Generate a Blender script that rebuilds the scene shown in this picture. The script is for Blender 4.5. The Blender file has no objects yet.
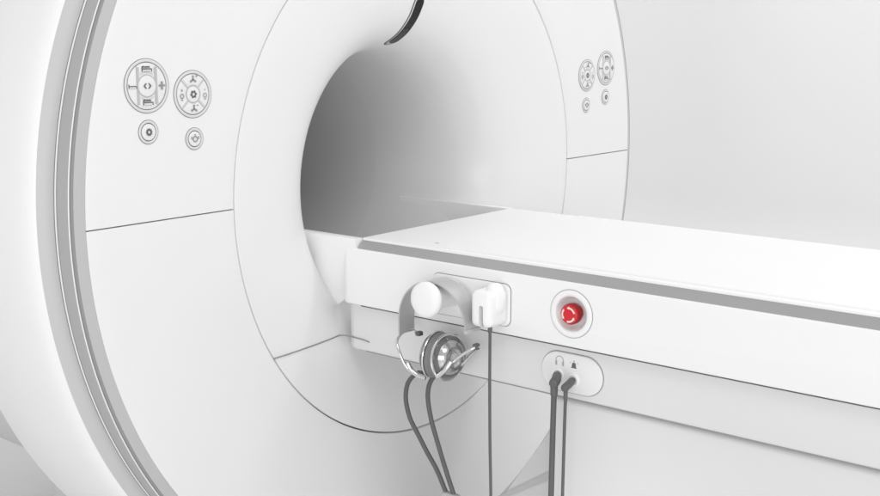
import bpy, bmesh, math, random
from mathutils import Vector, Matrix
random.seed(4)
PI = math.pi
scene = bpy.context.scene
COL = scene.collection

# ------------------------------------------------------------------ materials
def mat(name, col, rough=0.4, metal=0.0, spec=0.5, coat=0.0, var=0.02, bump=0.0, trans=0.0, ior=1.45, alpha=1.0, scale=6.0):
    m = bpy.data.materials.new(name); m.use_nodes = True
    nt = m.node_tree; b = nt.nodes['Principled BSDF']
    b.inputs['Roughness'].default_value = rough
    b.inputs['Metallic'].default_value = metal
    b.inputs['Specular IOR Level'].default_value = spec
    b.inputs['Coat Weight'].default_value = coat
    b.inputs['Coat Roughness'].default_value = 0.12
    b.inputs['Transmission Weight'].default_value = trans
    b.inputs['IOR'].default_value = ior
    b.inputs['Alpha'].default_value = alpha
    tc = nt.nodes.new('ShaderNodeTexCoord')
    n = nt.nodes.new('ShaderNodeTexNoise'); n.inputs['Scale'].default_value = scale
    n.inputs['Detail'].default_value = 3.0
    nt.links.new(tc.outputs['Object'], n.inputs['Vector'])
    r = nt.nodes.new('ShaderNodeMapRange')
    r.inputs['To Min'].default_value = 1 - var; r.inputs['To Max'].default_value = 1 + var
    nt.links.new(n.outputs['Fac'], r.inputs['Value'])
    mx = nt.nodes.new('ShaderNodeVectorMath'); mx.operation = 'SCALE'
    mx.inputs[0].default_value = col[:3]
    nt.links.new(r.outputs['Result'], mx.inputs['Scale'])
    nt.links.new(mx.outputs['Vector'], b.inputs['Base Color'])
    r2 = nt.nodes.new('ShaderNodeMapRange')
    r2.inputs['To Min'].default_value = max(0.0, rough - 0.05); r2.inputs['To Max'].default_value = min(1.0, rough + 0.05)
    nt.links.new(n.outputs['Fac'], r2.inputs['Value'])
    nt.links.new(r2.outputs['Result'], b.inputs['Roughness'])
    if bump:
        n2 = nt.nodes.new('ShaderNodeTexNoise'); n2.inputs['Scale'].default_value = 900.0
        nt.links.new(tc.outputs['Object'], n2.inputs['Vector'])
        bp = nt.nodes.new('ShaderNodeBump'); bp.inputs['Strength'].default_value = bump
        bp.inputs['Distance'].default_value = 0.0005
        nt.links.new(n2.outputs['Fac'], bp.inputs['Height']); nt.links.new(bp.outputs['Normal'], b.inputs['Normal'])
    return m
def g(v): return (v, v, v)
WHITE  = mat('white_lacquer', (0.83, 0.83, 0.83), 0.38, coat=0.15, var=0.008)
TABLEW = mat('white_table_shell', (0.88, 0.88, 0.88), 0.42, var=0.006)
PAD    = mat('white_mattress_vinyl', (0.87, 0.87, 0.87), 0.5, var=0.006, bump=0.05)
CHASS  = mat('off_white_plastic', g(0.73), 0.45, var=0.01)
LINER  = mat('bore_liner_white', g(0.80), 0.5, var=0.01)
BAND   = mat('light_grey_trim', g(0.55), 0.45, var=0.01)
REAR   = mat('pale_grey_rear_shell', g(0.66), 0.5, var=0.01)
EDGE   = mat('pale_grey_edge', g(0.50), 0.4, var=0.01)
GREY   = mat('satin_grey_trim', g(0.43), 0.38, var=0.015)
STRIP  = mat('grey_rail_strip', g(0.40), 0.32, metal=0.35, var=0.03)
DARK   = mat('dark_shade', g(0.10), 0.8)  # near-black tone for the painted shade under the rail
GAPM   = mat('mid_grey_gap', g(0.19), 0.8)
GASKET = mat('grey_gasket', g(0.30), 0.7)
RINGG  = mat('grey_button_ring', g(0.52), 0.4)
RIML   = mat('pale_button_rim', g(0.70), 0.4)
BTN    = mat('white_button', g(0.80), 0.4)
INK    = mat('dark_symbol_ink', g(0.13), 0.5)
INKL   = mat('grey_symbol_ink', g(0.30), 0.5)
INKP   = mat('pale_symbol_ink', g(0.40), 0.5)
BLACK  = mat('black_display_glass', g(0.012), 0.25, spec=0.2)
BLACK2 = mat('smoked_window_glass', g(0.03), 0.3, spec=0.3)
CHROME = mat('brushed_bezel', g(0.62), 0.25, metal=0.8)
CHROMED= mat('dark_bezel_edge', g(0.12), 0.4, metal=0.4)
RED    = mat('red_button', (0.62, 0.016, 0.022), 0.32, coat=0.2)
REDD   = mat('dark_red_button', (0.36, 0.010, 0.014), 0.38)
PINK   = mat('white_arrow_print', (0.90, 0.72, 0.70), 0.5)
CABLE  = mat('dark_grey_cable', g(0.105), 0.5, var=0.05)
PLUG   = mat('dark_grey_plug', g(0.12), 0.5)
HBAND  = mat('pale_grey_headband', g(0.50), 0.28, metal=0.35)
CLEAR  = mat('clear_plastic', g(0.95), 0.06, trans=0.92, ior=1.45)
CUSH   = mat('grey_ear_cushion', g(0.20), 0.5)
CUPG   = mat('silver_ear_shell', g(0.72), 0.12, metal=0.95)
CUPD   = mat('dark_ear_inlay', g(0.10), 0.25)
FLOORM = mat('studio_floor_paint', g(0.86), 0.6, var=0.012, scale=1.5)
WALLM  = mat('studio_wall_paint', g(0.79), 0.8, var=0.008, scale=1.0)
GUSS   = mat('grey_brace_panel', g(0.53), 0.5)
GUSSD  = mat('darker_grey_brace_stripe', g(0.42), 0.5)
FILM   = mat('white_marking', g(0.85), 0.5)

# ------------------------------------------------------------------ helpers
def obj(name, bm, m, parent=None, smooth=40, mats=None):
    bmesh.ops.recalc_face_normals(bm, faces=bm.faces)
    me = bpy.data.meshes.new(name); bm.to_mesh(me); bm.free()
    for mm in (mats or [m]): me.materials.append(mm)
    if smooth:
        for p in me.polygons: p.use_smooth = True
        me.set_sharp_from_angle(angle=math.radians(smooth))
    o = bpy.data.objects.new(name, me); COL.objects.link(o)
    if parent: o.parent = parent
    return o
def tag(o, label=None, cat=None, group=None, kind=None):
    for k, v in (('label', label), ('category', cat), ('group', group), ('kind', kind)):
        if v: o[k] = v
    return o
def thing(name, label, cat, group=None):
    o = bpy.data.objects.new(name, None); o.empty_display_size = 0.1; COL.objects.link(o)
    return tag(o, label, cat, group)
def grid(bm, rows, close_u=False, close_v=False):
    V = [[bm.verts.new(p) for p in r] for r in rows]
    n, k = len(V), len(V[0])
    for i in range(n if close_u else n - 1):
        for j in range(k if close_v else k - 1):
            a, b, c, d = V[i][j], V[(i+1) % n][j], V[(i+1) % n][(j+1) % k], V[i][(j+1) % k]
            try: bm.faces.new((a, b, c, d))
            except ValueError: pass
    return V
def revolve(bm, prof, n=256, a0=0, a1=2*PI):
    """prof: (R, y) revolved about the gantry's Y axis"""
    full = abs(a1 - a0 - 2*PI) < 1e-6
    rows = []
    for i in range(n if full else n + 1):
        a = a0 + (a1 - a0) * i / n
        rows.append([(R*math.cos(a), y, R*math.sin(a)) for R, y in prof])
    grid(bm, rows, close_u=full)
def lathe(bm, prof, c, axis, n=48, close=True):
    """prof: (r, h) round an axis through c"""
    ax = Vector(axis).normalized()
    u = ax.orthogonal().normalized(); v = ax.cross(u)
    rows = []
    for i in range(n):
        a = 2*PI*i/n
        rows.append([Vector(c) + ax*h + (u*math.cos(a) + v*math.sin(a))*max(r, 1e-5) for r, h in prof])
    grid(bm, rows, close_u=True)
    bmesh.ops.remove_doubles(bm, verts=bm.verts, dist=2e-5)
def box(bm, lo, hi, bev=0.0, seg=3):
    t = bmesh.new()
    bmesh.ops.create_cube(t, size=1)
    for v in t.verts:
        v.co = Vector([lo[k] + (v.co[k] + .5)*(hi[k]-lo[k]) for k in range(3)])
    if bev: bmesh.ops.bevel(t, geom=t.edges[:], offset=bev, segments=seg, profile=0.5, affect='EDGES')
    me = bpy.data.meshes.new('t'); t.to_mesh(me); t.free(); bm.from_mesh(me); bpy.data.meshes.remove(me)
def spline(pts, n=10):
    P = [Vector(p) for p in pts]; out = []
    for i in range(len(P)-1):
        p0 = P[i-1] if i else P[0]*2 - P[1]
        p1, p2 = P[i], P[i+1]
        p3 = P[i+2] if i+2 < len(P) else P[-1]*2 - P[-2]
        for k in range(n):
            t = k/n
            out.append(0.5*((2*p1) + (p2-p0)*t + (2*p0-5*p1+4*p2-p3)*t*t + (3*p1-p0-3*p2+p3)*t**3))
    out.append(P[-1]); return out
def tube(bm, pts, r, n=14, caps=True):
    rr = r if isinstance(r, (list, tuple)) else [r]*len(pts)
    P = [Vector(p) for p in pts]; rows = []
    t = (P[1]-P[0]).normalized(); u = t.orthogonal().normalized()
    for i, p in enumerate(P):
        t = (P[min(i+1, len(P)-1)] - P[max(i-1, 0)]).normalized()
        u = (u - t*u.dot(t)).normalized(); v = t.cross(u)
        rows.append([p + (u*math.cos(2*PI*k/n) + v*math.sin(2*PI*k/n))*rr[i] for k in range(n)])
    V = grid(bm, rows, close_v=True)
    if caps: bm.faces.new(V[0]); bm.faces.new(V[-1])
class Frame:
    def __init__(s, o, u, v):
        s.o = Vector(o); s.u = Vector(u).normalized(); s.v = Vector(v).normalized(); s.n = s.u.cross(s.v)
    def __call__(s, a, b, h=0): return s.o + s.u*a + s.v*b + s.n*h
def prism(bm, F, poly, h0, h1):
    lo = [bm.verts.new(F(a, b, h0)) for a, b in poly]; hi = [bm.verts.new(F(a, b, h1)) for a, b in poly]
    n = len(poly); bm.faces.new(hi); bm.faces.new(lo[::-1])
    for i in range(n): bm.faces.new((lo[i], lo[(i+1) % n], hi[(i+1) % n], hi[i]))
def plate(bm, F, poly, h0, h1, bev, seg=3):
    """prism with a rounded front edge: outline inset towards its middle"""
    n = len(poly)
    def inset(d):
        out = []
        for i in range(n):
            p, c, q = Vector(poly[i-1]), Vector(poly[i]), Vector(poly[(i+1) % n])
            e1, e2 = (c-p).normalized(), (q-c).normalized()
            nn = (Vector((-e1.y, e1.x)) + Vector((-e2.y, e2.x))).normalized()
            k = max(0.4, nn.dot(Vector((-e1.y, e1.x))))
            out.append(tuple(c + nn*d/k))
        return out
    rings = [(poly, h0)]
    for s in range(seg+1):
        a = PI/2*s/seg
        rings.append((inset(bev*(1-math.cos(a))), h1 - bev + bev*math.sin(a)))
    V = [[bm.verts.new(F(a, b, h)) for a, b in pl] for pl, h in rings]
    for i in range(len(V)-1):
        for j in range(n): bm.faces.new((V[i][j], V[i][(j+1) % n], V[i+1][(j+1) % n], V[i+1][j]))
    bm.faces.new(V[-1]); bm.faces.new(V[0][::-1])
def circ(r, n=48, c=(0, 0), a0=0): return [(c[0]+r*math.cos(a0+2*PI*i/n), c[1]+r*math.sin(a0+2*PI*i/n)) for i in range(n)]
def rrect(w, h, r, n=8):
    out = []
    for cx, cy, a in ((w/2-r, h/2-r, 0), (-w/2+r, h/2-r, PI/2), (-w/2+r, -h/2+r, PI), (w/2-r, -h/2+r, 1.5*PI)):
        out += [(cx + r*math.cos(a+PI/2*i/n), cy + r*math.sin(a+PI/2*i/n)) for i in range(n+1)]
    return out
def ringpoly(bm, F, r0, r1, h0, h1, n=48, a0=0, a1=2*PI, c=(0, 0)):
    full = abs(a1-a0-2*PI) < 1e-6; rows = []
    for i in range(n if full else n+1):
        a = a0+(a1-a0)*i/n
        rows.append([F(c[0]+r*math.cos(a), c[1]+r*math.sin(a), h) for r, h in ((r0, h0), (r1, h0), (r1, h1), (r0, h1))])
    V = grid(bm, rows, close_u=full, close_v=True)
    if not full: bm.faces.new(V[0]); bm.faces.new(V[-1])
def cut(o, bm_cut):
    """boolean difference, applied at once; the cutter does not stay in the scene"""
    c = obj('cutter', bm_cut, DARK, smooth=0)
    md = o.modifiers.new('cut', 'BOOLEAN'); md.object = c; md.operation = 'DIFFERENCE'; md.solver = 'EXACT'
    dg = bpy.context.evaluated_depsgraph_get(); dg.update()
    me = bpy.data.meshes.new_from_object(o.evaluated_get(dg))
    o.modifiers.clear(); old = o.data; o.data = me; bpy.data.meshes.remove(old)
    cm = c.data; bpy.data.objects.remove(c); bpy.data.meshes.remove(cm)
    for p in me.polygons: p.use_smooth = True
    me.set_sharp_from_angle(angle=math.radians(35))

# ------------------------------------------------------------------ setting
bm = bmesh.new(); S = 14
grid(bm, [[(-S, -S, -1.12), (-S, S, -1.12)], [(S, -S, -1.12), (S, S, -1.12)]])
tag(obj('floor', bm, FLOORM), kind='structure')
bm = bmesh.new(); plan = [(-8, 2.9), (2.6, 2.9)]
plan += [(2.6+1.6*math.sin(a), 1.3+1.6*math.cos(a)) for a in [PI/2*i/16 for i in range(1, 17)]] + [(4.2, -9)]
def inward(i):
    p, q = Vector(plan[max(i-1, 0)]), Vector(plan[min(i+1, len(plan)-1)])
    d = (q-p).normalized(); return Vector((d.y, -d.x))
rows = []
for i, p in enumerate(plan):
    nn = inward(i); col = []
    for k in range(9):
        a = PI/2*k/8; off = 0.5*(1-math.sin(a)); z = -1.116 + 0.5*(1-math.cos(a))
        col.append((p[0]+nn.x*off, p[1]+nn.y*off, z))
    col.append((p[0], p[1], 4.5)); rows.append(col)
grid(bm, rows)
tag(obj('wall', bm, WALLM, smooth=80), kind='structure')

# ------------------------------------------------------------------ scanner
MR = thing('mri_scanner', 'big round white scanner with dark open bore and control pads on its face', 'MRI scanner')
R1, R2, ZS = 0.62, 0.965, 0.002
FL = [(0.6178, 0.022), (0.6178, 0.0030), (0.6170, 0.0018), (0.613, 0.0014), (0.58, 0.0028), (0.54, 0.0065), (0.50, 0.0125), (0.465, 0.0200), (0.435, 0.0290),
      (0.410, 0.0400), (0.388, 0.0530), (0.368, 0.0700), (0.352, 0.0880), (0.338, 0.110), (0.326, 0.135), (0.316, 0.165), (0.3095, 0.20), (0.3055, 0.24), (0.3035, 0.29), (0.3028, 0.36), (0.3026, 0.45)]
def smooth_prof(P, n=5): return [(v.x, v.y) for v in spline([(a, b, 0) for a, b in P], n)]
FLs = FL[:4] + smooth_prof(FL[4:], 5)
bm = bmesh.new(); revolve(bm, FLs, 256); obj('bore_flare', bm, WHITE, MR, 50)
bm = bmesh.new(); revolve(bm, [(0.3026, 0.4501), (0.3026, 0.8), (0.3026, 1.48)], 192); obj('bore_liner', bm, LINER, MR, 50)
bm = bmesh.new(); revolve(bm, [(0.0001, 1.47), (0.3022, 1.47)], 96); obj('bore_light_stop', bm, GUSS, MR)  # unseen cap added to keep light from entering the bore's far end
def face_panel(name, upper):
    prof = [(0.6212, 0.022), (0.6212, 0.0018), (0.6220, 0.0006), (0.6245, 0.0)] + [(0.6245 + (0.962-0.6245)*i/12, 0.0) for i in range(1, 13)] + \
           [(0.9634, 0.0004), (0.9640, 0.0014), (0.9640, 0.022)]
    n = 200; rows = []; zc = ZS + 0.0012 if upper else ZS - 0.0012
    for i in range(-1, n+2):
        t = min(max(i, 0), n)/n; row = []
        for R, y in prof:
            a = math.asin(zc/R)
            lo, hi = (a, PI-a) if upper else (PI-a, 2*PI+a)
            # edge columns packed towards the horizontal split for a crisp edge
            A = lo + (hi-lo)*t
            row.append((R*math.cos(A), max(y, 0.022) if i in (-1, n+1) else y, R*math.sin(A)))
        rows.append(row)
    bm = bmesh.new(); grid(bm, rows); return obj(name, bm, WHITE, MR, 35)
face_panel('front_panel', True); face_panel('front_panel', False)
bm = bmesh.new(); revolve(bm, [(0.9642, 0.022), (0.9642, 0.0014), (0.9650, 0.0006), (0.9660, 0.0007), (0.9838, 0.0070), (0.9840, 0.0078), (0.9840, 0.026)], 256); obj('edge_ring', bm, EDGE, MR, 35)
bm = bmesh.new(); revolve(bm, [(0.600, 0.0125), (0.6125, 0.0105), (0.975, 0.0105), (0.982, 0.020)], 192); obj('gap_backing', bm, GAPM, MR)
bm = bmesh.new(); revolve(bm, [(0.9842, 0.026), (0.9842, 0.0074), (0.9880, 0.0076), (0.9882, 0.026)], 256); obj('gasket_ring', bm, GASKET, MR, 35)
bm = bmesh.new(); revolve(bm, [(0.9884, 0.026), (0.9884, 0.0124), (0.9888, 0.0118), (0.9898, 0.0116), (0.9906, 0.0120), (0.9910, 0.0132)], 256); obj('highlight_rim', bm, TABLEW, MR, 60)  # white bead stands in for the highlight on the trim's front bevel
bm = bmesh.new(); revolve(bm, [(0.9911, 0.0134), (0.9913, 0.0480)], 256); obj('trim_ring', bm, GREY, MR, 60)
bm = bmesh.new(); revolve(bm, [(0.9914, 0.0482), (0.9925, 0.0468), (0.9935, 0.0470), (0.9940, 0.0500)], 256); obj('highlight_rim', bm, TABLEW, MR, 60)  # same painted highlight along the trim's rear edge
bm = bmesh.new(); revolve(bm, [(0.9925, 0.0560), (0.9938, 0.0515), (0.9985, 0.0510), (1.0080, 0.0560), (1.0165, 0.0640), (1.0195, 0.0672)], 256); obj('grey_band', bm, BAND, MR, 60)  # evenly grey band between trim ring and housing
bm = bmesh.new(); revolve(bm, [(1.0195, 0.0674), (1.0240, 0.0722), (1.0290, 0.083), (1.0325, 0.098), (1.0340, 0.12), (1.0345, 0.15), (1.0345, 0.36), (1.030, 0.372), (1.018, 0.376), (0.98, 0.376)], 256); obj('housing_ring', bm, TABLEW, MR, 50)
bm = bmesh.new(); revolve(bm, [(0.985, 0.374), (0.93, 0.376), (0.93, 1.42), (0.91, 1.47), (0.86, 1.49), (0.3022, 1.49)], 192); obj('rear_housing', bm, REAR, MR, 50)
bm = bmesh.new(); box(bm, (-0.34, 0.30, -1.116), (0.34, 1.20, -0.88), 0.02); obj('plinth', bm, CHASS, MR)

# strip of dark display glass following the flare above the bore
prof = [Vector((R, y)) for R, y in smooth_prof(FL[5:], 10)]
arc = [0.0]
for a, b in zip(prof, prof[1:]): arc.append(arc[-1] + (b-a).length)
def on_flare(s, x, h):
    for i in range(len(arc)-1):
        if arc[i+1] >= s or i == len(arc)-2:
            t = (s-arc[i])/(arc[i+1]-arc[i]); p = prof[i].lerp(prof[i+1], t); d = (prof[i+1]-prof[i]).normalized(); break
    nR, ny = d.y*-1.0, d.x                      # normal towards the room / the axis
    if ny > 0: nR, ny = -nR, -ny
    R, y = p.x + nR*h, p.y + ny*h
    return Vector((x, y, math.sqrt(max(R*R - x*x, 0))))
def s_at_R(R):
    for i in range(len(prof)-1):
        if prof[i+1].x <= R: return arc[i] + (arc[i+1]-arc[i])*(prof[i].x-R)/(prof[i].x-prof[i+1].x)
def flare_strip(name, Ra, Rb, w, h, m, parent, x0=0.0, round0=True, round1=True, h0=0.0):
    sa, sb = s_at_R(Ra), s_at_R(Rb); n = 44; rows = []
    for i in range(n+1):
        t = i/n; t = 0.5 - 0.5*math.cos(PI*t); s = sa + (sb-sa)*t
        d0, d1 = s-sa, sb-s; ww = w
        if round0 and d0 < w: ww = min(ww, math.sqrt(max(w*w-(w-d0)**2, 0)))
        if round1 and d1 < w: ww = min(ww, math.sqrt(max(w*w-(w-d1)**2, 0)))
        ww = max(ww, 1e-4)
        rows.append([on_flare(s, x0-ww, h0)] + [on_flare(s, x0+ww*k, h) for k in (-1, -.5, 0, .5, 1)] + [on_flare(s, x0+ww, h0)])
    bm = bmesh.new(); V = grid(bm, rows); bm.faces.new(V[0]); bm.faces.new(V[-1])
    return obj(name, bm, m, parent, 30)
st = flare_strip('display_strip', 0.439, 0.3265, 0.0165, 0.0020, CHROME, MR)
flare_strip('dark_edge', 0.4405, 0.3245, 0.0182, 0.0010, CHROMED, st)
flare_strip('display_glass', 0.4355, 0.3640, 0.0132, 0.0030, BLACK, st, x0=0.0022, round1=False)
flare_strip('camera_window', 0.3635, 0.3305, 0.0132, 0.0032, BLACK2, st, x0=0.0022, round0=False)

# control pads
def seg_poly(r, cond_lo, cond_hi, n=24):
    return [(r*math.cos(cond_lo+(cond_hi-cond_lo)*i/n), r*math.sin(cond_lo+(cond_hi-cond_lo)*i/n)) for i in range(n+1)]
def rect(cx, cy, w, h): return [(cx-w/2, cy-h/2), (cx+w/2, cy-h/2), (cx+w/2, cy+h/2), (cx-w/2, cy+h/2)]
HS = 0.0030
def bed_icon(bm, F, cx, cy, s, head):
    prism(bm, F, rect(cx, cy, 0.0215*s, 0.0020*s), HS, HS+.0004)
    prism(bm, F, rect(cx-0.0105*s, cy-0.0002*s, 0.0018*s, 0.0100*s), HS, HS+.0005)
    prism(bm, F, rect(cx+0.0105*s, cy-0.0026*s, 0.0016*s, 0.0052*s), HS, HS+.0005)
    if head:
        prism(bm, F, rect(cx+0.0005*s, cy+0.0036*s, 0.0120*s, 0.0026*s), HS, HS+.0004)
        prism(bm, F, circ(0.0019*s, 10, (cx-0.0082*s, cy+0.0040*s)), HS, HS+.0004)
    for k in (-1, 0, 1): prism(bm, F, rect(cx+0.0052*s*k, cy-0.0050*s, 0.0022*s, 0.0010*s), HS, HS+.0004)
def chevron(bm, F, cx, cy, w, h, t):
    prism(bm, F, [(cx, cy), (cx+w, cy+h), (cx+w+t, cy+h), (cx+t*1.2, cy), (cx+w+t, cy-h), (cx+w, cy-h)], HS, HS+.0004)
def gear(bm, F, c, r0, r1, teeth, h=HS):
    n = teeth*4; rows = []
    for i in range(n):
        a = 2*PI*i/n; ro = r1 if i % 4 < 2 else r1*0.78
        rows.append([F(c[0]+r*math.cos(a), c[1]+r*math.sin(a), hh) for r, hh in ((r0, h), (ro, h), (ro, h+.0004), (r0, h+.0004))])
    grid(bm, rows, close_u=True, close_v=True)
def fan(bm, F, cx, cy, s, plus):
    for k in range(3):
        a = PI/2 + 2*PI*k/3
        d = (math.cos(a), math.sin(a)); e = (-d[1], d[0])
        prism(bm, F, [(cx+e[0]*.0012*s-d[0]*.0008*s, cy+e[1]*.0012*s-d[1]*.0008*s), (cx+d[0]*.0085*s+e[0]*.0024*s, cy+d[1]*.0085*s+e[1]*.0024*s), (cx+d[0]*.0085*s-e[0]*.0024*s, cy+d[1]*.0085*s-e[1]*.0024*s), (cx-e[0]*.0012*s-d[0]*.0008*s, cy-e[1]*.0012*s-d[1]*.0008*s)], HS, HS+.0004)
    prism(bm, F, rect(cx+.009*s, cy+.007*s, .005*s, .0016*s), HS, HS+.0004)
    if plus: prism(bm, F, rect(cx+.009*s, cy+.007*s, .0016*s, .005*s), HS+.0001, HS+.0005)
def lamp(bm, F, cx, cy, s, plus):
    ringpoly(bm, F, .0032*s, .0052*s, HS, HS+.0004, 16, c=(cx, cy-.003*s))
    prism(bm, F, rect(cx, cy-.0105*s, .0045*s, .0022*s), HS, HS+.0004)
    prism(bm, F, rect(cx, cy+.0085*s, .0045*s, .0014*s), HS, HS+.0004)
    if plus: prism(bm, F, rect(cx, cy+.0085*s, .0014*s, .0045*s), HS+.0001, HS+.0005)
def ring_disc(name, F, r, rim, m, parent):
    bm = bmesh.new(); prism(bm, F, circ(r+.0012, 64), -.002, .0004); base = obj(name, bm, GAPM, parent, 30)
    bm = bmesh.new()
    lathe(bm, [(r, -.001), (r, .0010), (r-.0006, .0016), (r-rim*.4, .0018), (r-rim+.0010, .0012), (r-rim+.0006, -.001)], F.o, F.n, 64)
    obj('rim', bm, m, base, 40); return base
DIV = 0.0014
def big_pad(x, z, r):
    F = Frame((x, 0, z), (1, 0, 0), (0, 0, 1))   # normal -y
    base = ring_disc('control_pad', F, r, 0.0058, RIML, MR)
    ri = r - 0.0066; aw = 0.0215; rc = 0.0195
    bm = bmesh.new(); prism(bm, F, circ(ri, 64), -.002, 0.0008); obj('pad_plate', bm, BTN, base, 30)
    bm = bmesh.new()
    for sx in (-1, 1):                                          # grey grooves drawn as thin raised dividers
        h = math.sqrt(ri*ri-aw*aw); prism(bm, F, rect(sx*aw, 0, DIV*1.5, 2*h), .0004, .0016)
        prism(bm, F, rect(sx*(aw-.0025), 0, .0050, 1.86*h), .0004, .0011)
    ringpoly(bm, F, rc, rc+DIV*1.3, .0004, .00165, 48)
    for sy in (-1, 1): ringpoly(bm, F, rc+.0045, rc+.0045+DIV*.7, .0004, .0013, 24, PI/2*sy-.62, PI/2*sy+.62)
    obj('divider', bm, RINGG, base, 30)
    bm = bmesh.new(); plate(bm, F, circ(rc-.0004, 40), .0004, .0024, .0008); obj('button', bm, BTN, base, 30)
    for sx in (-1, 1):
        a = math.acos((aw+.0022)/(ri-.001)); pl = seg_poly(ri-.001, -a, a)
        if sx < 0: pl = [(-p[0], -p[1]) for p in pl]
        bm = bmesh.new(); plate(bm, F, pl, .0004, .0024, .0007); obj('button', bm, BTN, base, 30)
    for sy in (-1, 1):
        w = aw-.0062; pts = []
        a1 = math.acos(w/(ri-.0035)); outer = seg_poly(ri-.0035, a1, PI-a1, 12)
        a2 = math.acos(w/(rc+.008)); inner = seg_poly(rc+.008, PI-a2, a2, 12)
        pl = [(p[0]*sy, p[1]*sy) for p in outer + inner]
        bm = bmesh.new(); plate(bm, F, pl, .0004, .0024, .0006); obj('button', bm, BTN, base, 30)
    bm = bmesh.new(); chevron(bm, F, -.0088, 0, .0046, .0050, .0028); obj('symbol', bm, INK, base, 0)
    bm = bmesh.new(); F2 = Frame(F.o, -F.u, -F.v); chevron(bm, F2, -.0088, 0, .0046, .0050, .0028); obj('symbol', bm, INK, base, 0)
    bm = bmesh.new(); bed_icon(bm, F, 0, .0310, 1.0, True); obj('symbol', bm, INK, base, 0)
    bm = bmesh.new(); bed_icon(bm, F, 0, -.0300, 1.0, True); obj('symbol', bm, INK, base, 0)
    bm = bmesh.new(); bed_icon(bm, F, -.0326, 0, .80, False); obj('symbol', bm, INK, base, 0)
    bm = bmesh.new(); prism(bm, F, rect(.0322, 0, .0145, .0036), HS, HS+.0004); prism(bm, F, rect(.0322, 0, .0042, .0150), HS+.0001, HS+.0006)
    obj('symbol', bm, INKL, base, 0)
def round_pad(x, z, r):
    F = Frame((x, 0, z), (1, 0, 0), (0, 0, 1))
    base = ring_disc('control_pad', F, r, 0.0058, RIML, MR)
    ri = r - 0.0066; rc = 0.0155
    bm = bmesh.new(); prism(bm, F, circ(ri, 64), -.002, 0.0008); obj('pad_plate', bm, BTN, base, 30)
    bm = bmesh.new(); ringpoly(bm, F, rc, rc+DIV*1.2, .0004, .00165, 48)
    for k in range(4):
        a = PI/4+PI/2*k; d = (math.cos(a), math.sin(a)); e = (-d[1]*DIV*.6, d[0]*DIV*.6); q0, q1 = rc+.001, ri
        prism(bm, F, [(d[0]*q0-e[0], d[1]*q0-e[1]), (d[0]*q1-e[0], d[1]*q1-e[1]), (d[0]*q1+e[0], d[1]*q1+e[1]), (d[0]*q0+e[0], d[1]*q0+e[1])], .0004, .0016)
    obj('divider', bm, RINGG, base, 30)
    bm = bmesh.new(); plate(bm, F, circ(rc-.0006, 40), .0004, .0024, .0008); obj('button', bm, BTN, base, 30)
    for k in range(4):
        a = PI/2*k; pl = seg_poly(ri-.0008, a-.70, a+.70, 16) + seg_poly(rc+DIV*1.2+.001, a+.62, a-.62, 10)
        bm = bmesh.new(); plate(bm, F, pl, .0004, .0024, .0006); obj('button', bm, BTN, base, 30)
    bm = bmesh.new(); gear(bm, F, (0, 0), .0032, .0078, 6); obj('symbol', bm, INK, base, 0)
    rm = (ri+rc)/2 + .001
    bm = bmesh.new(); fan(bm, F, 0, rm, .95, True); obj('symbol', bm, INKL, base, 0)
    bm = bmesh.new(); fan(bm, F, 0, -rm, .95, False); obj('symbol', bm, INKL, base, 0)
    bm = bmesh.new(); lamp(bm, F, -rm, 0, .95, True); obj('symbol', bm, INKL, base, 0)
    bm = bmesh.new(); lamp(bm, F, rm, 0, .95, False); obj('symbol', bm, INKP, base, 0)
def small_button(x, z, r, kind):
    F = Frame((x, 0, z), (1, 0, 0), (0, 0, 1))
    base = ring_disc('control_button', F, r, 0.0052, RIML, MR)
    bm = bmesh.new(); plate(bm, F, circ(r-.0062, 40), -.002, .0024, .0012); obj('button', bm, BTN, base, 30)
    bm = bmesh.new()
    if kind: gear(bm, F, (0, 0), .0028, .0074, 10)
    else:
        ringpoly(bm, F, .0040, .0062, HS, HS+.0004, 20, c=(0, -.0004))
        for sx in (-1, 1): prism(bm, F, rect(sx*.0084, .002, .0022, .0052), HS, HS+.0004)
        prism(bm, F, rect(0, .0078, .003, .0022), HS, HS+.0004)
    obj('symbol', bm, INK if kind else INKL, base, 0)
for sx in (-1, 1):
    big_pad(0.820*sx, 0.2540, 0.0490); round_pad(0.7145*sx, 0.2350, 0.0445)
    small_button(0.8210*sx, 0.1695, 0.0215, True); small_button(0.7145*sx, 0.1500, 0.0205, False)

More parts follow.
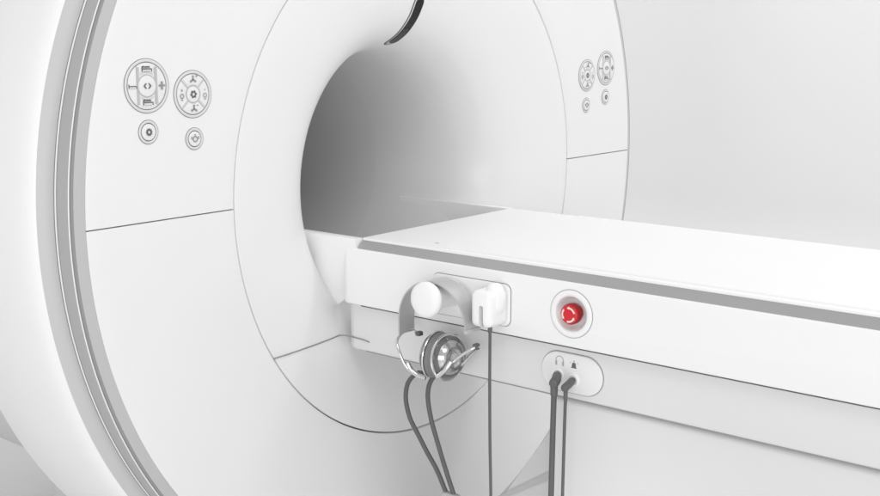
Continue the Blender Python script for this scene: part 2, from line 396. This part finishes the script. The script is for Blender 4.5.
# docking fairing: the block that carries the table into the bore, faired into the flare
def flare_y(R):
    if R >= 0.612: return 0.0
    for (ra, ya), (rb, yb) in zip(FLs[4:], FLs[5:]):
        if ra >= R >= rb: return ya + (yb-ya)*(ra-R)/(ra-rb)
    return 0.0014 if R > 0.58 else 0.30
ZD, XO, XI = -0.0985, 0.3058, 0.2815
def quad(p0, p1, p2, n): return [((1-t)**2*p0[0]+2*t*(1-t)*p1[0]+t*t*p2[0], (1-t)**2*p0[1]+2*t*(1-t)*p1[1]+t*t*p2[1]) for t in [i/n for i in range(n+1)]]
for sx in (-1, 1):
    low = spline([(-0.0366, -0.136, 0), (-0.006, -0.137, 0), (0.012, -0.140, 0), (0.036, -0.152, 0), (0.066, -0.175, 0), (0.100, -0.210, 0), (0.160, -0.268, 0), (0.34, -0.32, 0)], 6)
    rows = []
    for p in low:
        zb = p.y
        pr = [(XI, ZD - 0.001), (XI + 0.001, ZD)] + quad((XO-0.0045, ZD), (XO, ZD), (XO, ZD-0.0045), 5) + quad((XO, min(zb+0.046, ZD-0.010)), (XO, zb-0.002), (XO-0.020, zb-0.050), 14)
        pr += [(XO-0.028, zb-0.070), (XO-0.042, zb-0.100)] if sx < 0 else [(XI, zb-0.032)]
        rows.append([(sx*x, p.x, z) for x, z in pr])
    bm = bmesh.new(); V = grid(bm, rows); bm.faces.new(V[0]); bm.faces.new(V[-1])
    for i in range(len(V)-1):
        bm.faces.new((V[i][0], V[i+1][0], V[i+1][-1], V[i][-1]))
    obj('docking_fairing', bm, TABLEW, MR, 60)
# dark parting line across flare and fairing on either side
for sx in (-1, 1):
    pts = []
    for x in [0.525-0.006*i for i in range(39)]:
        pts.append((sx*x, flare_y(math.hypot(x, 0.331))-0.0002, -0.331))
    pts += [(sx*0.2885, 0.012, -0.331), (sx*0.2868, -0.004, -0.3312), (sx*0.2866, -0.040, -0.3325), (sx*0.2866, -0.058, -0.335)]
    pts = [p for i, p in enumerate(pts) if i == 0 or (Vector(p)-Vector(pts[i-1])).length > 1e-4]
    bm = bmesh.new(); tube(bm, pts, 0.0017, 8); obj('parting_line', bm, GASKET, MR)

# ------------------------------------------------------------------ patient table
TB = thing('patient_table', 'long white patient table with grey side strip running into the scanner bore', 'scanner table')
YE = -2.75; W = 0.285; YT = -0.039; ZT = -0.097
def extrude_y(bm, prof, y0, y1, bev=0.0):
    """prof (x,z) closed outline, extruded along y"""
    V = grid(bm, [[(x, y0, z) for x, z in prof], [(x, y1, z) for x, z in prof]], close_v=True)
    bm.faces.new(V[0]); bm.faces.new(V[1])
# tabletop: slab with rounded lip
bm = bmesh.new(); box(bm, (-W, YE, ZT-0.028), (W, YT, ZT), 0.0035, 4); obj('tabletop', bm, TABLEW, TB, 50)
bm = bmesh.new(); box(bm, (-W+0.014, YE+.02, ZT-0.004), (W-0.014, -0.262, ZT+0.0040), 0.0034, 4); obj('mattress', bm, PAD, TB, 50)
bm = bmesh.new(); lathe(bm, [(0.0045, -.002), (0.0045, .0008), (0, .0008)], (-0.237, -0.215, ZT), (0, 0, 1), 20); obj('stud', bm, RINGG, TB)
# grey sloping strip on either side
bm = bmesh.new()
for sx in (-1, 1):
    P = [(sx*0.2852, ZT-0.0055), (sx*0.3035, ZT-0.0225), (sx*0.3035, ZT-0.030), (sx*0.26, ZT-0.030), (sx*0.26, ZT-0.0055)]
    t = bmesh.new(); V = grid(t, [[(x, YT-0.0015, z) for x, z in P], [(x, YE+.005, z) for x, z in P]], close_v=True); t.faces.new(V[0]); t.faces.new(V[1])
    bmesh.ops.recalc_face_normals(t, faces=t.faces)
    me = bpy.data.meshes.new('t'); t.to_mesh(me); t.free(); bm.from_mesh(me); bpy.data.meshes.remove(me)
obj('grey_strip', bm, STRIP, TB, 25)
# side rails
XR, ZR0, ZR1 = 0.3055, -0.2480, -0.1190
rails = []
for sx in (-1, 1):
    bm = bmesh.new(); F = Frame((sx*0.262, 0, 0), (0, -sx, 0), (0, 0, 1))     # normal -> outward
    out = [(-0.016, ZR0), (-YE, ZR0), (-YE, ZR1), (-0.016, ZR1)]
    if sx < 0: F = Frame((sx*0.262, 0, 0), (0, -1, 0), (0, 0, 1))
    else: out = [(-a_, b_) for a_, b_ in out][::-1]; F = Frame((sx*0.262, 0, 0), (0, 1, 0), (0, 0, 1))
    prism(bm, F, out, 0, XR-0.262)
    bm.edges.ensure_lookup_table()
    ends = [e for e in bm.edges if all(v.co.y > 0 for v in e.verts) and all(abs(v.co.x) > 0.30 for v in e.verts)]
    bmesh.ops.bevel(bm, geom=ends, offset=0.030, segments=12, profile=0.5, affect='EDGES')
    sh = [e for e in bm.edges if len(e.link_faces) == 2 and e.calc_face_angle(0) > 0.6 and all(abs(v.co.x) > 0.262+1e-4 for v in e.verts)]
    bmesh.ops.bevel(bm, geom=sh, offset=0.0035, segments=3, profile=0.5, affect='EDGES')
    rails.append(obj('side_rail', bm, TABLEW, TB, 50))
# chassis below the rail
bm = bmesh.new(); box(bm, (-0.286, YE+.03, -0.360), (0.286, 0.018, -0.240))
bmesh.ops.bevel(bm, geom=[e for e in bm.edges if all(v.co.y > 0 for v in e.verts) and abs(e.verts[0].co.x-e.verts[1].co.x) < .01], offset=0.034, segments=12, profile=0.5, affect='EDGES')
bmesh.ops.bevel(bm, geom=[e for e in bm.edges if len(e.link_faces) == 2 and e.calc_face_angle(0) > 0.6], offset=0.008, segments=4, profile=0.5, affect='EDGES'); obj('chassis', bm, CHASS, TB, 50)
bm = bmesh.new(); box(bm, (-0.276, YE+.05, -1.05), (0.276, -0.537, -0.3618), 0.014, 6); obj('pedestal', bm, CHASS, TB, 50)
bm = bmesh.new(); box(bm, (-0.30, YE+.03, -1.116), (0.30, -0.50, -1.045), 0.01, 3); obj('base_plate', bm, CHASS, TB, 50)
bm = bmesh.new(); box(bm, (-0.2878, YE+.04, -0.2552), (0.2878, -0.034, -0.2440), 0.0005, 1); obj('shade_strip', bm, DARK, TB, 30)  # dark strip painting in the shade line under the rail, no real gap
bm = bmesh.new(); box(bm, (-0.2840, YE+.04, -0.3602), (0.2840, -0.045, -0.3560), 0.0005, 1); obj('shade_strip', bm, GASKET, TB, 30)  # grey strip drawn in for the shade line below the chassis edge
# triangular brace at the pedestal's scanner end
for sx in (-1, 1):
    F = Frame((sx*0.268, 0, 0), (0, -1, 0), (0, 0, 1))
    bm = bmesh.new(); prism(bm, F, [(0.536, -0.445), (0.5795, -0.505), (0.5795, -1.0), (0.16, -1.0)], -0.004, 0.004); br = obj('brace', bm, GUSS, TB, 30)
    bm = bmesh.new()
    prism(bm, F, [(0.5790, -0.500), (0.5790, -0.520), (0.40, -0.632), (0.385, -0.632)], -0.006, 0.006); obj('brace_stripe', bm, GUSSD, br, 30)

# emergency stop in the left rail
EY, EZ = -0.603, -0.181
bm = bmesh.new(); lathe(bm, [(0, -.03), (0.0345, -.03), (0.0345, .02), (0, .02)], (-XR, EY, EZ), (-1, 0, 0), 48); cut(rails[0], bm)
es = bmesh.new(); lathe(es, [(0.0468, -.002), (0.0468, .0012), (0.0462, .0022), (0.0445, .0030), (0.0400, .0034), (0.0362, .0030), (0.0345, .0014), (0.0335, -.002), (0.0300, -.012), (0.0265, -.0175), (0.0220, -.019), (0, -.019)], (-XR, EY, EZ), (-1, 0, 0), 64)
es = obj('emergency_stop', es, TABLEW, TB, 50)
bm = bmesh.new(); lathe(bm, [(0.0466, -.001), (0.0479, -.001), (0.0479, .0007), (0.0466, .0007)], (-XR, EY, EZ), (-1, 0, 0), 64); obj('gasket', bm, GASKET, es, 30)
bm = bmesh.new(); lathe(bm, [(0.0150, -.0185), (0.0150, -.010), (0.0200, -.008), (0.0208, -.003), (0.0205, .005), (0.0196, .0075), (0.0186, .0090)], (-XR, EY, EZ), (-1, 0, 0), 48); obj('knob_side', bm, REDD, es, 40)
bm = bmesh.new(); lathe(bm, [(0.0186, .0089), (0.0175, .0102), (0.0150, .0112), (0.008, .0120), (0, .0122)], (-XR, EY, EZ), (-1, 0, 0), 48); obj('knob_face', bm, RED, es, 60)
F = Frame((-XR-0.0112, EY, EZ), (0, -1, 0), (0, 0, 1))
for k in range(3):
    a0 = math.radians(100 + 120*k); bm = bmesh.new()
    ringpoly(bm, F, 0.0118, 0.0152, -.003, .0004, 20, a0-math.radians(82), a0-math.radians(14))
    ah = a0-math.radians(14); at = a0+math.radians(6)
    prism(bm, F, [(.0104*math.cos(ah), .0104*math.sin(ah)), (.0166*math.cos(ah), .0166*math.sin(ah)), (.0136*math.cos(at), .0136*math.sin(at))], -.003, .0005)
    obj('arrow', bm, PINK, es, 0)

# accessory plate with headset hook and call bulb holder
YP0, YP1, ZP0, ZP1 = -0.262, -0.460, -0.2300, -0.1440
F = Frame((-XR, (YP0+YP1)/2, (ZP0+ZP1)/2), (0, -1, 0), (0, 0, 1))
w, h = YP0-YP1, ZP1-ZP0
bm = bmesh.new(); plate(bm, F, rrect(w, h, 0.014), -.004, 0.0045, .002); ap = obj('accessory_plate', bm, TABLEW, TB, 40)
bm = bmesh.new(); prism(bm, F, rrect(w+.0030, h+.0030, 0.0155), -.003, 0.0009); obj('gasket', bm, GASKET, ap, 30)
HY, HZ = -0.3150, -0.1790
bm = bmesh.new(); lathe(bm, [(0.030, 0.003), (0.0275, .006), (0.0262, .010), (0.0258, .080)], (-XR, HY, HZ), (-1, 0, 0), 48); hk = obj('headset_hook', bm, TABLEW, TB, 50)
bm = bmesh.new(); lathe(bm, [(0, .078), (0.028, .079), (0.0340, .081), (0.0365, .085), (0.0372, .090), (0.0362, .096), (0.0325, .1005), (0.024, .1030), (0.010, .1040), (0, .1042)], (-XR, HY, HZ), (-1, 0, 0), 56); obj('hook_knob', bm, TABLEW, hk, 60)
# holder
bm = bmesh.new(); box(bm, (-0.372, -0.458, -0.2240), (-0.3085, -0.4065, -0.1500), 0.013, 5); ho = obj('bulb_holder', bm, TABLEW, TB, 60)
bm = bmesh.new(); box(bm, (-0.40, -0.4400, -0.240), (-0.345, -0.4300, -0.178), 0.0045, 3); cut(ho, bm)
bm = bmesh.new(); box(bm, (-0.362, -0.4398, -0.2230), (-0.343, -0.4302, -0.2080), 0.003, 3); obj('slot_floor', bm, GASKET, ho, 40)

# socket plate on the chassis
XC = -0.286
F = Frame((XC, -0.5960, -0.3055), (0, -1, 0), (0, 0, 1))
bm = bmesh.new(); plate(bm, F, rrect(0.140, 0.0785, 0.0392, 16), -.004, 0.0046, .0022); sp = obj('socket_plate', bm, BTN, TB, 40)
bm = bmesh.new(); prism(bm, F, rrect(0.1430, 0.0815, 0.0407, 16), -.003, 0.0010); obj('gasket', bm, GASKET, sp, 30)
S1, S2, SZ = (-0.5660, -0.3130), (-0.6020, -0.3170), 0
for (y, z) in (S1, S2):
    bm = bmesh.new(); lathe(bm, [(0.0128, 0), (0.0128, .0068), (0.0118, .0080), (0.0095, .0080), (0.0085, .0060), (0, .0060)], (XC, y, z), (-1, 0, 0), 32); obj('socket', bm, TABLEW, sp, 40)
# headphone symbol
F = Frame((XC-.0046, -0.5690, -0.2830), (0, -1, 0), (0, 0, 1)); bm = bmesh.new()
ringpoly(bm, F, .0078, .0094, -.001, .0004, 20, -.25, PI+.25)
for sx in (-1, 1): prism(bm, F, rect(sx*.0078, -.0058, .0042, .0090), -.001, .0005)
obj('headphone_symbol', bm, INKP, sp, 0)
# bell symbol
F = Frame((XC-.0046, -0.6020, -0.2880), (0, -1, 0), (0, 0, 1)); bm = bmesh.new()
prism(bm, F, [(-.0066, -.0052), (.0066, -.0052), (.0046, -.0020), (.0042, .0030), (.0022, .0060), (-.0022, .0060), (-.0042, .0030), (-.0046, -.0020)], -.001, .0004)
obj('bell_symbol', bm, INK, sp, 0)
bm = bmesh.new()
for sx in (-1, 1): prism(bm, F, [(sx*.0066, .0060), (sx*.0076, .0068), (sx*.0098, .0040), (sx*.0090, .0034)][::sx], -.001, .0004)
prism(bm, F, circ(.0016, 10, (0, .0086)), -.001, .0004)
obj('bell_symbol', bm, INKP, sp, 0)

# ------------------------------------------------------------------ headset hung on the hook
HS_ = thing('headset', 'grey and clear pneumatic headset hanging from the white hook with two dark tubes', 'headset')
HS_.location = (0, 0, 0)
yc, zc, rb = -0.3150, -0.2330, 0.0870
path = [(yc + rb, zc-0.036), (yc + rb, zc-0.018)] + [(yc + rb*math.cos(PI*i/40), zc + rb*math.sin(PI*i/40)) for i in range(41)] + [(yc - rb, zc-0.002)]
bm = bmesh.new(); rows = []
for i, (y, z) in enumerate(path):
    n = Vector((0, y-yc, max(z-zc, 0))).normalized()
    p = Vector((0, y, z)); t = .0016
    wv = 0.0245
    x0 = -0.3560
    rows.append([p + Vector((x0-wv, 0, 0)) + n*t, p + Vector((x0+wv, 0, 0)) + n*t, p + Vector((x0+wv, 0, 0)) - n*t, p + Vector((x0-wv, 0, 0)) - n*t])
V = grid(bm, rows, close_v=True); bm.faces.new(V[0]); bm.faces.new(V[-1])
hb = obj('headband', bm, HBAND, HS_, 35)
CX, CZ = -0.3600, -0.3020
def cup(yf, d, tilt, k):
    """yf: cushion plane; d: +1 towards the scanner, -1 towards the room; k: depth of the shell"""
    ax = Vector((tilt, d, 0.06)); c = (CX, yf, CZ)
    bm = bmesh.new(); lathe(bm, [(0.0455, 0.000), (0.0475, .003), (0.0480, .008), (0.0465, .0120), (0.040, .0125), (0.030, .0120), (0.030, .000), (0.040, -.001)], c, ax, 48); q = obj('ear_cup', bm, CUSH, HS_, 50)
    bm = bmesh.new(); lathe(bm, [(0.0440, .0128), (0.0490, .0128), (0.0500, .0140), (0.0500, .0160), (0.0480, .0172), (0.0440, .0170), (0.0425, .0150), (0, .0148)], c, ax, 48); obj('rim', bm, CUPG, q, 50)
    sh = [(0.0440, .0172), (0.0445, .022), (0.041, .030), (0.034, .037), (0.022, .042), (0.010, .0440), (0, .0445), (0, .0430), (0.010, .0425), (0.022, .0405), (0.033, .0358), (0.0396, .029), (0.0428, .0220), (0.0425, .0172)]
    bm = bmesh.new(); lathe(bm, [(r_, .0172+(h_-.0172)*k) for r_, h_ in sh], c, ax, 48); obj('ear_shell', bm, CLEAR, q, 60)
    cp = [(0.030, .0152), (0.031, .019), (0.028, .025), (0.021, .029), (0.019, .025), (0.012, .024), (0.010, .028), (0, .0295)]
    bm = bmesh.new(); lathe(bm, [(r_, .0152+(h_-.0152)*k) for r_, h_ in cp], c, ax, 40); obj('speaker_capsule', bm, CUPG, q, 50)
    bm = bmesh.new(); lathe(bm, [(r_, .0156+(h_-.0156)*k) for r_, h_ in [(.0315, .0150), (.0405, .0150), (.0405, .0185), (.0365, .0215), (.0320, .0200)]], c, ax, 40); obj('inlay', bm, CUPD, q, 50)
cup(-0.3250, 1, -0.10, 0.75); cup(-0.3290, -1, -0.10, 0.8)
def loop(pts, r=.0026, m=CLEAR, name='yoke'):
    bm = bmesh.new(); tube(bm, spline(pts, 8), r, 10); return obj(name, bm, m, HS_, 60)
ax_ = -0.3860
loop([(-0.335, -0.232, -0.266), (-0.360, -0.222, -0.270), (-0.383, -0.225, -0.282), (-0.390, -0.236, -0.300), (-0.388, -0.252, -0.330), (-0.378, -0.268, -0.349), (-0.366, -0.276, -0.352)], .0032, CUPG)
bm = bmesh.new(); tube(bm, spline([(-0.392, -0.262, -0.322), (-0.390, -0.270, -0.336), (-0.386, -0.284, -0.346), (-0.380, -0.300, -0.350)], 6), .0052, 14); obj('yoke_clamp', bm, CUPG, HS_, 60)
bm = bmesh.new(); tube(bm, spline([(-0.398, -0.345, -0.335), (-0.394, -0.362, -0.318), (-0.386, -0.372, -0.300)], 6), .0050, 14); obj('yoke_clamp', bm, CUPG, HS_, 60)
loop([(-0.335, -0.236, -0.270), (-0.352, -0.252, -0.272), (-0.36, -0.266, -0.268)], .0030, CUPG)
loop([(-0.385, -0.318, -0.338), (-0.383, -0.350, -0.320), (-0.375, -0.388, -0.288), (-0.366, -0.412, -0.270), (-0.352, -0.416, -0.270), (-0.345, -0.395, -0.288), (-0.345, -0.365, -0.318), (-0.350, -0.345, -0.332)], .0034, CUPG)
bm = bmesh.new(); box(bm, (-0.366, -0.4200, -0.2740), (-0.352, -0.4090, -0.2610), .003, 2); obj('yoke_pivot', bm, PLUG, HS_)
bm = bmesh.new(); box(bm, (-0.366, -0.2720, -0.2700), (-0.352, -0.2600, -0.2600), .003, 2); obj('yoke_pivot', bm, PLUG, HS_)
bm = bmesh.new(); box(bm, (-0.3808, -0.4060, -0.2405), (-0.3312, -0.3985, -0.2325), .002, 2); obj('band_end', bm, RINGG, HS_)
TUA = [(-0.362, -0.276, -0.350), (-0.361, -0.262, -0.352), (-0.360, -0.244, -0.366), (-0.360, -0.232, -0.386), (-0.360, -0.229, -0.418), (-0.360, -0.240, -0.455), (-0.360, -0.259, -0.482), (-0.360, -0.287, -0.520), (-0.360, -0.314, -0.554), (-0.360, -0.338, -0.596)]
TUB = [(-0.362, -0.322, -0.338), (-0.361, -0.310, -0.347), (-0.360, -0.297, -0.363), (-0.360, -0.2905, -0.382), (-0.360, -0.290, -0.407), (-0.360, -0.297, -0.440), (-0.360, -0.307, -0.470), (-0.360, -0.338, -0.548), (-0.360, -0.360, -0.598)]
for T in (TUA, TUB):
    bm = bmesh.new(); tube(bm, spline(T, 8), 0.0050, 14); tu = obj('air_tube', bm, CABLE, HS_, 60)
    bm = bmesh.new(); a, b = Vector(T[0]), Vector(T[1]); d = (b-a).normalized(); tube(bm, [a-d*.006, a+d*.012], .0068, 14); obj('tube_sleeve', bm, PLUG, tu, 40)
bm = bmesh.new(); box(bm, (-0.372, -0.376, -0.690), (-0.348, -0.328, -0.594), 0.010, 5); obj('tube_joint', bm, HBAND, HS_, 60)
bm = bmesh.new(); tube(bm, spline([(-0.360, -0.352, -0.684), (-0.360, -0.354, -0.80), (-0.36, -0.37, -1.0), (-0.36, -0.42, -1.104), (-0.37, -0.6, -1.112)], 8), .006, 12); obj('air_tube', bm, CABLE, HS_, 60)

# ------------------------------------------------------------------ call bulb in its holder
CB = thing('call_bulb', 'white patient call bulb in the holder beside the headset, cord hanging straight down', 'call bulb')
bm = bmesh.new(); lathe(bm, [(0, -.030), (0.010, -.029), (0.017, -.022), (0.0205, -.010), (0.0215, .004), (0.0200, .018), (0.0155, .029), (0.009, .0345), (0, .036)], (-0.338, -0.4440, -0.1720), (0, 0, 1), 40); obj('bulb', bm, TABLEW, CB, 60)
bm = bmesh.new(); tube(bm, [(-0.360, -0.4490, -0.2150), (-0.360, -0.4490, -0.2310), (-0.360, -0.4490, -0.2320)], .0046, 14); obj('cord_sleeve', bm, PLUG, CB, 40)
bm = bmesh.new(); tube(bm, spline([(-0.360, -0.4490, -0.2280), (-0.360, -0.4495, -0.34), (-0.360, -0.4515, -0.46), (-0.360, -0.4550, -0.58), (-0.360, -0.4570, -0.75), (-0.36, -0.46, -1.0), (-0.37, -0.50, -1.108), (-0.40, -0.7, -1.1155)], 10), .0031, 12); obj('cord', bm, CABLE, CB, 60)

# ------------------------------------------------------------------ the two plugged cables
def cable(name, label, y, z, r, ycab, plugr):
    t = thing(name, label, 'cable', 'cables plugged into the socket plate')
    xk = -0.326
    bm = bmesh.new(); d = ycab-y
    tube(bm, [(XC-.006, y, z), (XC-.0125, y+d*.15, z-.0003), (XC-.0130, y+d*.16, z-.0003), (XC-.030, y+d*.75, z-.002), (xk-.006, ycab+d*.1, z-.004), (xk-.0105, ycab+d*.15, z-.0048), (xk-.0118, ycab+d*.17, z-.0050)], [plugr*.7, plugr*.72, plugr*.92, plugr, plugr, plugr*.9, plugr*.6], 20)
    obj('plug', bm, PLUG, t, 60)
    bm = bmesh.new(); tube(bm, [(xk-.003, ycab, z-.008), (xk-.003, ycab, z-.030)], [r*1.35, r*1.22], 14); obj('strain_relief', bm, PLUG, t, 40)
    bm = bmesh.new(); tube(bm, spline([(xk-.003, ycab, z-.026), (xk-.003, ycab+.001, z-.10), (xk-.003, ycab+.002, z-.23), (xk-.003, ycab+.004, z-.45), (xk-.02, ycab-.02, z-.72), (xk-.03, ycab-.06, -1.108+r*.3), (xk-.04, ycab-.3, -1.12+r)], 10), r, 14); obj('cord', bm, CABLE, t, 60)
cable('audio_cable', 'thicker dark cable plugged in under the headphone symbol', S1[0], S1[1], 0.0057, -0.5820, 0.0098)
cable('alarm_cable', 'thinner dark cable plugged in under the bell symbol', S2[0], S2[1], 0.0032, -0.6085, 0.0080)

# ------------------------------------------------------------------ camera
yaw, pitch, roll, f = 0.8939, 0.1839, 0.0010, 1132.12
fwd = Vector((math.sin(yaw)*math.cos(pitch), math.cos(yaw)*math.cos(pitch), -math.sin(pitch)))
right = Vector((math.cos(yaw), -math.sin(yaw), 0)); up = right.cross(fwd)
r2 = right*math.cos(roll) + up*math.sin(roll); u2 = up*math.cos(roll) - right*math.sin(roll)
cam = bpy.data.cameras.new('camera'); co = bpy.data.objects.new('camera', cam); COL.objects.link(co)
M = Matrix((r2, u2, -fwd)).transposed().to_4x4(); M.translation = Vector((-2.1173, -1.7338, 0.3422)); co.matrix_world = M
cam.sensor_width = 36; cam.sensor_fit = 'HORIZONTAL'; cam.lens = f/880*36; cam.clip_start = 0.05; cam.clip_end = 100
scene.camera = co

# ------------------------------------------------------------------ light
w = bpy.data.worlds.new('World'); scene.world = w; w.use_nodes = True
nt = w.node_tree; bg = nt.nodes['Background']
tc = nt.nodes.new('ShaderNodeTexCoord'); sx = nt.nodes.new('ShaderNodeSeparateXYZ'); nt.links.new(tc.outputs['Generated'], sx.inputs[0])
rp = nt.nodes.new('ShaderNodeValToRGB'); mr = nt.nodes.new('ShaderNodeMapRange'); mr.inputs['From Min'].default_value = -1
nt.links.new(sx.outputs['Z'], mr.inputs['Value']); nt.links.new(mr.outputs['Result'], rp.inputs['Fac'])
rp.color_ramp.elements[0].color = (.82, .82, .82, 1); rp.color_ramp.elements[0].position = 0.4
rp.color_ramp.elements[1].color = (.92, .92, .92, 1); rp.color_ramp.elements[1].position = 0.75
nt.links.new(rp.outputs['Color'], bg.inputs['Color']); bg.inputs['Strength'].default_value = 0.72
def area(name, loc, target, size, power):
    l = bpy.data.lights.new(name, 'AREA'); l.shape = 'RECTANGLE'; l.size, l.size_y = size; l.energy = power
    o = bpy.data.objects.new(name, l); COL.objects.link(o); o.location = loc
    o.rotation_euler = (Vector(target)-Vector(loc)).to_track_quat('-Z', 'Y').to_euler(); return o
area('key_softbox', (1.2, -5.2, 3.4), (-0.2, 0.0, -0.1), (4.0, 3.4), 34)
area('side_softbox', (-5.2, -2.9, 0.2), (-0.3, -0.1, -0.5), (3.0, 1.8), 70)
area('overhead_fill', (-2.2, -2.6, 3.0), (-1.0, -1.2, -1.1), (1.6, 1.6), 33)  # added lamp out of view; floor bounce lifts the lower gantry
area('wall_fill', (2.2, -1.2, 4.2), (4.2, -0.6, 0.2), (2.5, 1.2), 104)  # added lamp out of view, only brightens the wall
sp_ = bpy.data.lights.new('low_fill_spot', 'SPOT'); sp_.energy = 8.5; sp_.spot_size = math.radians(70); sp_.spot_blend = 1.0; sp_.shadow_soft_size = 0.28  # added unseen fill, lightens the gantry face under the table
so = bpy.data.objects.new('low_fill_spot', sp_); COL.objects.link(so); so.location = (-0.75, -1.15, -0.80)
so.rotation_euler = (Vector((0.0, 0.0, -0.70))-Vector(so.location)).to_track_quat('-Z', 'Y').to_euler()
scene.view_settings.view_transform = 'Standard'; scene.view_settings.look = 'None'; scene.view_settings.exposure = 0
